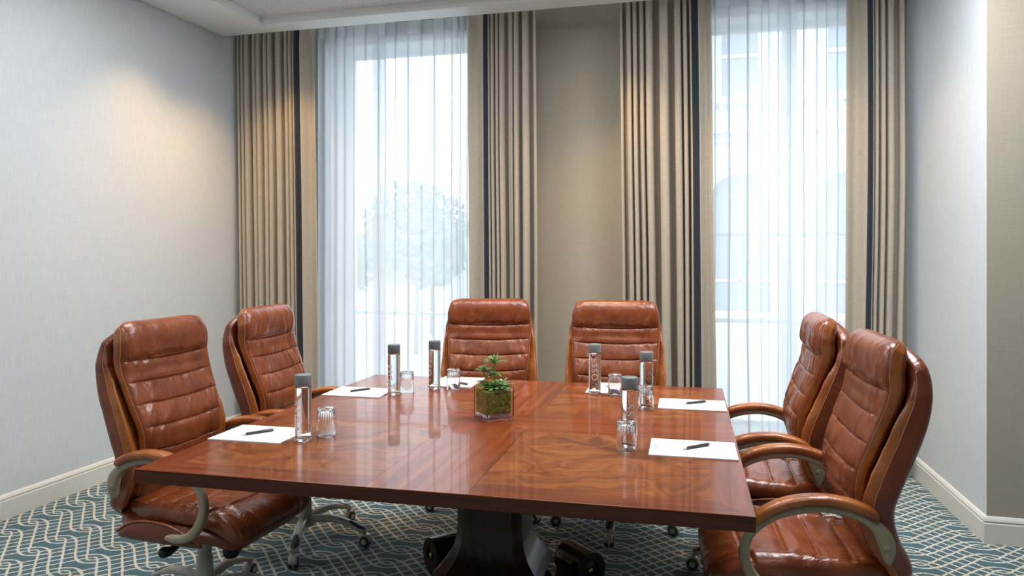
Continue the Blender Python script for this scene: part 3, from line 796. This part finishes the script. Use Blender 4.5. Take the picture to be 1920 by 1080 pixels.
    for s_, yy in ((-1, 0.02), (1, 0.0)):
        mb = MB(); mb.tube(spline([(s_ * 0.04, yy, 0.325), (s_ * 0.12, yy + 0.005, 0.318), (s_ * 0.20, yy + 0.005, 0.305), (s_ * 0.245, yy, 0.318)], 16).tolist(), [0.010] * 8 + [0.012, 0.014, 0.016, 0.018, 0.020, 0.021, 0.020, 0.015, 0.006]); mb.build('lever', M['black_plastic'], me_)
    mb = MB(); mb.lathe([(0.012, 0.335), (0.030, 0.325), (0.034, 0.300), (0.031, 0.235), (0.024, 0.222), (0.0, 0.220)], c=(0, 0.125, 0), n=24); mb.build('tension_knob', M['black_plastic'], me_)
    # ---- column, base
    mb = MB(); mb.lathe([(0.0, 0.31), (0.024, 0.31), (0.026, 0.30), (0.027, 0.215), (0.031, 0.213), (0.033, 0.16), (0.040, 0.118), (0.043, 0.095), (0.046, 0.08), (0.03, 0.072), (0.0, 0.072)][::-1], n=32, caps=False); fixn(mb.build('gas_column', M['base_plastic'], t))
    legp = [(0.02, 0.103), (0.07, 0.115), (0.13, 0.120), (0.19, 0.114), (0.25, 0.098), (0.295, 0.080), (0.318, 0.068)]
    for k in range(5):
        Lg = spline(legp, 36); rings = []; ins = []
        for i in range(37):
            u = i / 36; tg = Lg[min(i + 1, 36)] - Lg[max(i - 1, 0)]; tg = tg / np.linalg.norm(tg); n_ = np.array([-tg[1], tg[0]])
            hw = 0.023 + 0.006 * math.exp(-((u - 0.85) / 0.12) ** 2) - 0.004 * u; hn = 0.019 - 0.007 * u
            if i == 36: hw *= 0.5; hn *= 0.6
            rings.append([(Lg[i][0] + n_[0] * hn * sgp(math.sin(2 * PI * j / 16), 0.8), hw * sgp(math.cos(2 * PI * j / 16), 0.8), Lg[i][1] + n_[1] * hn * sgp(math.sin(2 * PI * j / 16), 0.8)) for j in range(16)])
            if 0.60 < u < 0.97:
                v_ = (u - 0.60) / 0.37; wi = 0.021 * math.sin(PI * min(1, v_ * 0.9 + 0.08)) ** 0.6
                o_ = hn * 0.93; ins.append([(Lg[i][0] + n_[0] * (o_ + dd), yy, Lg[i][1] + n_[1] * (o_ + dd)) for yy, dd in ((-wi, -0.004), (-wi * 0.8, 0.0015), (0, 0.0035), (wi * 0.8, 0.0015), (wi, -0.004))])
        mb = MB(); mb.rings(rings); lg = fixn(mb.build('base_leg', M['base_plastic'], t))
        lg['base_k'] = k
        mb = MB(); mb.rings(ins, close=False); mb.build('grip_inlay', M['grey_rubber'], lg)
        mb = MB(); cxx = 0.313
        mb.lathe([(0.007, 0.045), (0.007, 0.068)], c=(cxx, 0, 0), n=10)
        N = 16; rg = []
        for y in (-0.020, -0.016, 0.016, 0.020):
            rr = 0.027 if abs(y) > 0.018 else 0.0305
            rg.append([(cxx + 0.004 + rr * math.cos(PI * q / N * 1.05 - 0.08), y, 0.028 + rr * math.sin(PI * q / N * 1.05 - 0.08)) for q in range(N + 1)])
        mb.rings(rg); mb.build('caster_hood', M['base_plastic'], lg)
        mb = MB()
        for a_, b_ in ((-0.0245, -0.005), (0.005, 0.0245)): mb.lathe([(0.0, a_), (0.022, a_), (0.0262, a_ + 0.003), (0.0262, b_ - 0.003), (0.022, b_), (0.0, b_)], c=(cxx + 0.004, 0, 0.0265), axis='y', n=28, caps=False)
        mb.lathe([(0.012, -0.0265), (0.012, 0.0265)], c=(cxx + 0.004, 0, 0.0265), axis='y', n=16, mi=1)
        mb.build('caster_wheel', [M['wheel'], M['base_plastic']], lg)
    return t
def turn_base(root, deg):
    k = 0
    for c in kids(root):
        if c.name.startswith('base_leg'):
            c.rotation_euler = (0, 0, R(deg + 72 * c['base_k'])); k += 1
# (x, y, facing degrees, base degrees in world, lift, label); the chair faces +Y before turning
CH = [(-1.945, 2.57, -2, 20, 'cognac leather office chair nearest on the left side of the table'),
      (-1.925, 3.300, 4, 3, 'cognac leather office chair farther back on the left side, near the beige curtain'),
      (-1.180, 3.94, -76, 50, 'cognac leather office chair behind the table in front of the left window'),
      (-0.480, 3.93, -83, -16.5, 'cognac leather office chair behind the table in front of the bare wall'),
      (0.240, 3.42, 181, 30, 'cognac leather office chair farther back on the right side of the table'),
      (0.315, 2.66, 184, 12, 'cognac leather office chair nearest on the right side of the table')]
ch0 = make_chair(CH[0][4])
roots = []
for i, (x, y, f, b, lb) in enumerate(CH):
    r = ch0 if i == 0 else dup(ch0, (0, 0, 0), 0, lb)
    roots.append(r)
for r, (x, y, f, b, lb) in zip(roots, CH):
    rz = f - 90; r.location = (x, y, 0); r.rotation_euler = (0, 0, R(rz)); r['label'] = lb
    turn_base(r, b - rz)

# ------------------------------------------------------------------ things on the table
def lettering(parent, text, size, r, z0, ang, spacing=1.25, name='lettering', mirror=False):
    cu = bpy.data.curves.new('lettering', 'FONT'); cu.body = text; cu.size = size; cu.space_character = spacing; cu.align_y = 'CENTER'
    tmp = bpy.data.objects.new('tmp', cu); COL.objects.link(tmp)
    bpy.context.view_layer.update()
    me = bpy.data.meshes.new_from_object(tmp.evaluated_get(bpy.context.evaluated_depsgraph_get()))
    bpy.data.objects.remove(tmp)
    for v in me.vertices:
        x, y = v.co.x, v.co.y     # text runs upward along the bottle
        a = ang - y / r * (-1)
        a = ang - y / r
        a = ang + (-y) / r
        v.co = Vector((r * math.cos(a), r * math.sin(a), z0 + x))
    me.name = name; me.materials.append(M['letter'])
    o = bpy.data.objects.new(name, me); COL.objects.link(o); o.parent = parent
    return o
TT = TH + 0.0004
def make_bottle(label, dark=False):
    t = thing('water_bottle', label, 'bottle', group='clear water bottles with grey caps')
    r = 0.0283; H = 0.232
    mb = MB(); mb.lathe([(0.0, 0.0), (0.020, 0.0), (r - 0.002, 0.002), (r, 0.006), (r, 0.188), (r - 0.001, 0.1915), (0.0235, 0.1925), (0.0235, 0.1905), (r - 0.0022, 0.187), (r - 0.0022, 0.018), (r - 0.006, 0.0125), (0.0, 0.011)], n=48, caps=False)
    mb.build('bottle_body', M['glass'], t)
    mb = MB(); mb.lathe([(0.0, 0.0105), (r - 0.0058, 0.0120), (r - 0.0018, 0.0178), (r - 0.0018, 0.1865), (r - 0.004, 0.1895), (0.0, 0.1895)], n=48, caps=False); mb.build('water', M['water'], t)
    mb = MB(); mb.lathe([(0.0, 0.1926), (r, 0.1926), (r + 0.0002, 0.194), (r + 0.0002, 0.2295), (r - 0.0012, 0.2315), (0.0, 0.232)], n=48, caps=False); mb.build('cap', M['cap_grey'], t)
    b = kids(t)[0]
    lettering(b, 'VOSS', 0.040, r + 0.0004, 0.035, 0.0, 1.25)
    return t
def make_tumbler(label):
    t = thing('drinking_glass', label, 'drinking glass', group='upturned ribbed glasses')
    mb = MB(); n = 96
    prof = [(0.0330, 0.0, 0), (0.0332, 0.002, 0), (0.0326, 0.030, 0), (0.0318, 0.055, 0), (0.0314, 0.060, 1), (0.0308, 0.085, 1), (0.0306, 0.092, 1), (0.0298, 0.097, 0), (0.028, 0.0995, 0), (0.0, 0.0995, 0),
            (0.0, 0.0890, 0), (0.024, 0.0888, 0), (0.0282, 0.085, 0), (0.0292, 0.06, 0), (0.0316, 0.002, 0), (0.0322, 0.0, 0)]
    rings = [[((r + rb * 0.0009 * math.cos(24 * 2 * PI * i / n)) * math.cos(2 * PI * i / n), (r + rb * 0.0009 * math.cos(24 * 2 * PI * i / n)) * math.sin(2 * PI * i / n), z) for i in range(n)] for r, z, rb in prof]
    rings.append(rings[0]); mb.rings(rings, caps=False)
    o = mb.build('tumbler', M['glass'], t)
    return t
def make_pen(label):
    t = thing('ballpoint_pen', label, 'pen', group='pens on the notepads')
    mb = MB(); mb.lathe([(0.0, -0.068), (0.0008, -0.068), (0.0032, -0.056), (0.0046, -0.045), (0.0047, -0.02)], c=(0, 0, 0.0048), axis='x', n=16, caps=False); mb.build('pen_tip', M['chrome'], t)
    mb = MB(); mb.lathe([(0.0047, -0.046), (0.0049, -0.043), (0.0049, 0.0), (0.0051, 0.003), (0.0050, 0.052), (0.0035, 0.056), (0.0, 0.056)], c=(0, 0, 0.0050), axis='x', n=16, caps=False); mb.build('pen_barrel', M['pen_body'], t)
    mb = MB(); mb.lathe([(0.0022, 0.055), (0.0022, 0.065), (0.0, 0.066)], c=(0, 0, 0.0050), axis='x', n=12, caps=False); mb.build('push_button', M['chrome'], t)
    mb = MB(); mb.box(0.012, 0.056, -0.0018, 0.0018, 0.0105, 0.0115); mb.build('clip', M['chrome'], t)
    return t
def make_pad(label, lined):
    t = thing('notepad', label, 'notepad', group='white notepads at the seats')
    mb = MB(); mb.box(-0.108, 0.108, -0.14, 0.14, 0, 0.004); mb.build('paper', M['pad_lined' if lined else 'pad_plain'], t)
    mb = MB(); z = 0.0043
    mb.lathe([(0.0, z), (0.006, z)], c=(0, 0.122, 0), n=16, caps=False)
    mb.box(-0.0012, 0.0012, 0.108, 0.120, z - 0.0001, z)
    mb.build('emblem', M['ink'], t)
    mb = MB()
    for q, wd in ((0.104, 0.022), (0.099, 0.014)): mb.box(-wd, wd, q - 0.001, q + 0.001, z - 0.0001, z)
    mb.box(-0.03, 0.03, -0.1335, -0.132, z - 0.0001, z)
    mb.build('printed_lines', M['ink_grey'], t)
    return t
def put(o, x, y, z, rz):
    X, Y = tw(x, y); o.location = (X, Y, z); o.rotation_euler = (0, 0, rz + TA)
    return o
camang = lambda x, y: math.atan2(-tw(x, y)[1], -tw(x, y)[0])
BT = [(-0.571, -0.475, 'left', 'clear water bottle on the near left, beside the nearest left notepad', -0.9),
      (-0.582, 0.385, 'l', 'clear water bottle with a darker cap beside the far left notepad', -0.7),
      (-0.447, 0.566, 'l', 'clear water bottle at the back, left of the succulent', -1.0),
      (0.317, 0.620, 'r', 'clear water bottle at the back right, lettering facing out, before the empty wall chair', 0.05),
      (0.565, 0.40, 'r', 'clear water bottle standing behind a glass left of the far right notepad', 2.6),
      (0.543, -0.27, 'r', 'clear water bottle nearest the near right notepad, glass in front', 0.15)]
b0 = make_bottle(BT[0][3]); bs = []
for i, q in enumerate(BT): bs.append(b0 if i == 0 else dup(b0, (0, 0, 0), 0, q[3]))
for o, q in zip(bs, BT):
    X, Y = tw(q[0], q[1]); o.location = (X, Y, TT); o.rotation_euler = (0, 0, camang(q[0], q[1]) + q[4]); o['label'] = q[3]
for o in (bs[1], bs[2]):
    for c in kids(o):
        if c.name.startswith('cap'): c.data = c.data.copy(); c.data.materials[0] = M['cap_dark']
GT = [(-0.530, -0.385, 'upturned ribbed glass beside the near left water bottle'),
      (-0.548, 0.462, 'upturned ribbed glass beside the far left bottle with the darker cap'),
      (-0.352, 0.566, 'upturned ribbed glass at the back, between a bottle and the succulent'),
      (0.413, 0.600, 'upturned ribbed glass at the back right, beside the lettered bottle'),
      (0.566, 0.325, 'upturned ribbed glass in front of the bottle by the far right notepad'),
      (0.538, -0.345, 'upturned ribbed glass nearest the camera on the right half of the table')]
g0 = make_tumbler(GT[0][2])
for i, (x, y, lb) in enumerate(GT):
    o = g0 if i == 0 else dup(g0, (0, 0, 0), 0, lb); o['label'] = lb; put(o, x, y, TT, i * 0.3)
PT = [(-0.765, -0.430, PI / 2 + PI, False, 'plain white notepad with a pen at the near left seat', (-0.772, -0.433, 0.90)),
      (-0.760, 0.400, PI / 2 + PI, False, 'plain white notepad with a pen at the far left seat', (-0.768, 0.414, 0.90)),
      (-0.395, 0.765, PI, False, 'white notepad at the back, partly hidden behind the succulent', (-0.36, 0.70, 2.6)),
      (0.380, 0.765, PI, True, 'white notepad at the back right, behind the lettered bottle', (0.40, 0.74, 2.5)),
      (0.755, 0.455, PI / 2, True, 'lined white notepad with an emblem at the far right seat', (0.768, 0.473, 0.65)),
      (0.753, -0.287, PI / 2, True, 'lined white notepad with an emblem at the near right seat', (0.765, -0.278, 0.75))]
pp = {False: None, True: None}; pen0 = None
for i, (x, y, rz, lined, lb, pn) in enumerate(PT):
    if pp[lined] is None: o = pp[lined] = make_pad(lb, lined)
    else: o = dup(pp[lined], (0, 0, 0), 0, lb)
    o['label'] = lb; put(o, x, y, TT, rz)
    pl = ['dark pen on the near left notepad', 'dark pen on the far left notepad', 'dark pen on the back notepad beside the succulent', 'dark pen on the back right notepad, seen through a glass', 'dark pen on the far right lined notepad', 'dark pen on the near right lined notepad'][i]
    if pen0 is None: pn_o = pen0 = make_pen(pl)
    else: pn_o = dup(pen0, (0, 0, 0), 0, pl)
    pn_o['label'] = pl; put(pn_o, pn[0], pn[1], TT + 0.0046, pn[2] + (0 if i < 2 else (PI if i < 4 else 0)))
    pn_o.rotation_euler[2] += 0.0

# glass cube vase with moss, glass chips and a succulent
VS = 0.118; px_, py_ = -0.012, 0.020
va = thing('glass_vase', 'square clear glass vase with green moss in the middle of the table', 'vase')
X, Y = tw(px_, py_); va.location = (X, Y, TT); va.rotation_euler = (0, 0, YAW + R(28))
h = VS / 2; g = 0.0035
mb = MB()
sq = lambda a, z: [(-a, -a, z), (a, -a, z), (a, a, z), (-a, a, z)]
mb.rings([sq(h, 0), sq(h, 0.122), sq(h - g, 0.122), sq(h - g, 0.008)], smooth=False); fixn(bevel(mb.build('vase_glass', M['glass'], va), 0.0012))
mb = MB(); a = h - g - 0.0006
N = 26; rings = []
for k in range(N + 1):
    u = k / N; z = 0.026 + 0.090 * u
    rings.append([])
    for j in range(64):
        th = 2 * PI * j / 64; c_, s_ = sgp(math.cos(th), 0.22), sgp(math.sin(th), 0.22)
        q = noise.noise(Vector((c_ * 3, s_ * 3, z * 40))); aa = a * (0.982 + 0.03 * q) * (1 if 0.06 < u < 0.97 else 0.93)
        rings[-1].append((aa * c_, aa * s_, z + 0.006 * noise.noise(Vector((c_ * 4, s_ * 4, 3))) * (1 if u < 0.1 else 0.3)))
mb.rings(rings); mb.build('moss', M['moss'], va)
mb = MB(); rr = random.Random(4)
for k in range(150):
    c = Vector((rr.uniform(-a, a) * 0.93, rr.uniform(-a, a) * 0.93, rr.uniform(0.011, 0.022)))
    if rr.random() < 0.75:
        e = rr.choice([-1, 1]) * a * 0.93
        if rr.random() < 0.5: c.x = e
        else: c.y = e
    s_ = rr.uniform(0.0025, 0.005)
    vs_ = [c + Vector((rr.uniform(-1, 1), rr.uniform(-1, 1), rr.uniform(-1, 1))).normalized() * s_ for _ in range(6)]
    mb.add([c + Vector(p) * s_ for p in ((1, 0, 0), (-1, 0.2, 0), (0, 1, 0.2), (0.1, -1, 0), (0, 0, 0.9), (0.2, 0, -0.9))], [(0, 2, 4), (2, 1, 4), (1, 3, 4), (3, 0, 4), (2, 0, 5), (1, 2, 5), (3, 1, 5), (0, 3, 5)], 0, False)
o = mb.build('glass_chips', M['crystal'], va); o['kind'] = 'stuff'
# succulent
pl = thing('succulent_plant', 'green succulent with leafy rosettes growing from the moss in the glass vase', 'plant', (X, Y, TT + 0.116), YAW)
def leaf(mb, base, az, el, L, wd, curl=0.25, cup=0.25):
    d = Vector((math.cos(az), math.sin(az), 0)); side = Vector((-math.sin(az), math.cos(az), 0)); N = 9; rings = []
    for i in range(N + 1):
        u = i / N; e = el - curl * u * 1.6
        if i == 0: p = Vector(base)
        else: p = p + (d * math.cos(e) + Vector((0, 0, 1)) * math.sin(e)) * (L / N)
        up = (Vector((0, 0, 1)) * math.cos(e) - d * math.sin(e))
        w_ = wd * (math.sin(PI * min(u * 0.80 + 0.12, 1)) ** 0.8) * (1 if u < 0.97 else 0.25); th = wd * 0.16 * (1 - 0.5 * u)
        rings.append([tuple(p + side * w_ * c + up * (th * s + cup * w_ * abs(c) ** 1.5)) for c, s in ((-1, 0), (-0.5, 1), (0, 0.8), (0.5, 1), (1, 0), (0.5, -1), (0, -1.2), (-0.5, -1))])
    mb.rings(rings)
def rosette(name, c, n, L, wd, el0, seed, layers=3):
    r = random.Random(seed); mb = MB()
    k = 0
    for ly in range(layers):
        m_ = max(4, n - ly * 2); f = 1 - 0.22 * ly
        for i in range(m_):
            leaf(mb, (c[0], c[1], c[2] + 0.004 * ly), 2 * PI * i / m_ + ly * 0.45 + r.uniform(-0.15, 0.15), el0 + 0.38 * ly + r.uniform(-0.1, 0.1), L * f * r.uniform(0.85, 1.1), wd * f, curl=r.uniform(0.1, 0.35)); k += 1
    return mb.build(name, M['leaf'], pl)
T1 = (0.004, 0.0, 0.100); T2 = (-0.040, 0.006, 0.068)
mb = MB(); mb.tube(spline([(0.0, 0, -0.005), (0.004, 0.004, 0.035), (0.002, 0.002, 0.07), T1], 12).tolist(), 0.0038); mb.build('stem', M['stem'], pl)
mb = MB(); mb.tube(spline([(-0.012, 0, -0.005), (-0.025, 0.004, 0.025), (-0.036, 0.006, 0.05), T2], 12).tolist(), 0.003); mb.build('stem', M['stem'], pl)
rosette('rosette', T1, 12, 0.056, 0.0068, 0.35, 1, 4)
rosette('rosette', T2, 10, 0.042, 0.0058, 0.35, 2, 3)
rosette('rosette', (0.002, 0.002, 0.062), 6, 0.052, 0.0065, 0.20, 3, 1)
rosette('rosette', (-0.012, -0.012, 0.052), 7, 0.030, 0.005, 0.35, 8, 2)
rosette('rosette', (0.006, -0.02, 0.008), 9, 0.050, 0.0115, 0.22, 4, 3)
rosette('rosette', (0.038, -0.018, 0.008), 7, 0.040, 0.0100, 0.28, 5, 2)
rosette('rosette', (-0.032, -0.018, 0.010), 8, 0.038, 0.0100, 0.35, 6, 2)
rosette('rosette', (0.03, 0.03, 0.014), 7, 0.038, 0.009, 0.4, 7, 2)
mb = MB()
leaf(mb, (0.04, -0.01, 0.012), -0.15, 0.35, 0.052, 0.010, 0.1); leaf(mb, (-0.035, -0.005, 0.03), PI + 0.1, 0.15, 0.036, 0.011, 0.2); leaf(mb, (0.012, 0.0, 0.045), -0.1, 0.1, 0.05, 0.006, 0.15)
mb.build('outer_leaves', M['leaf'], pl)
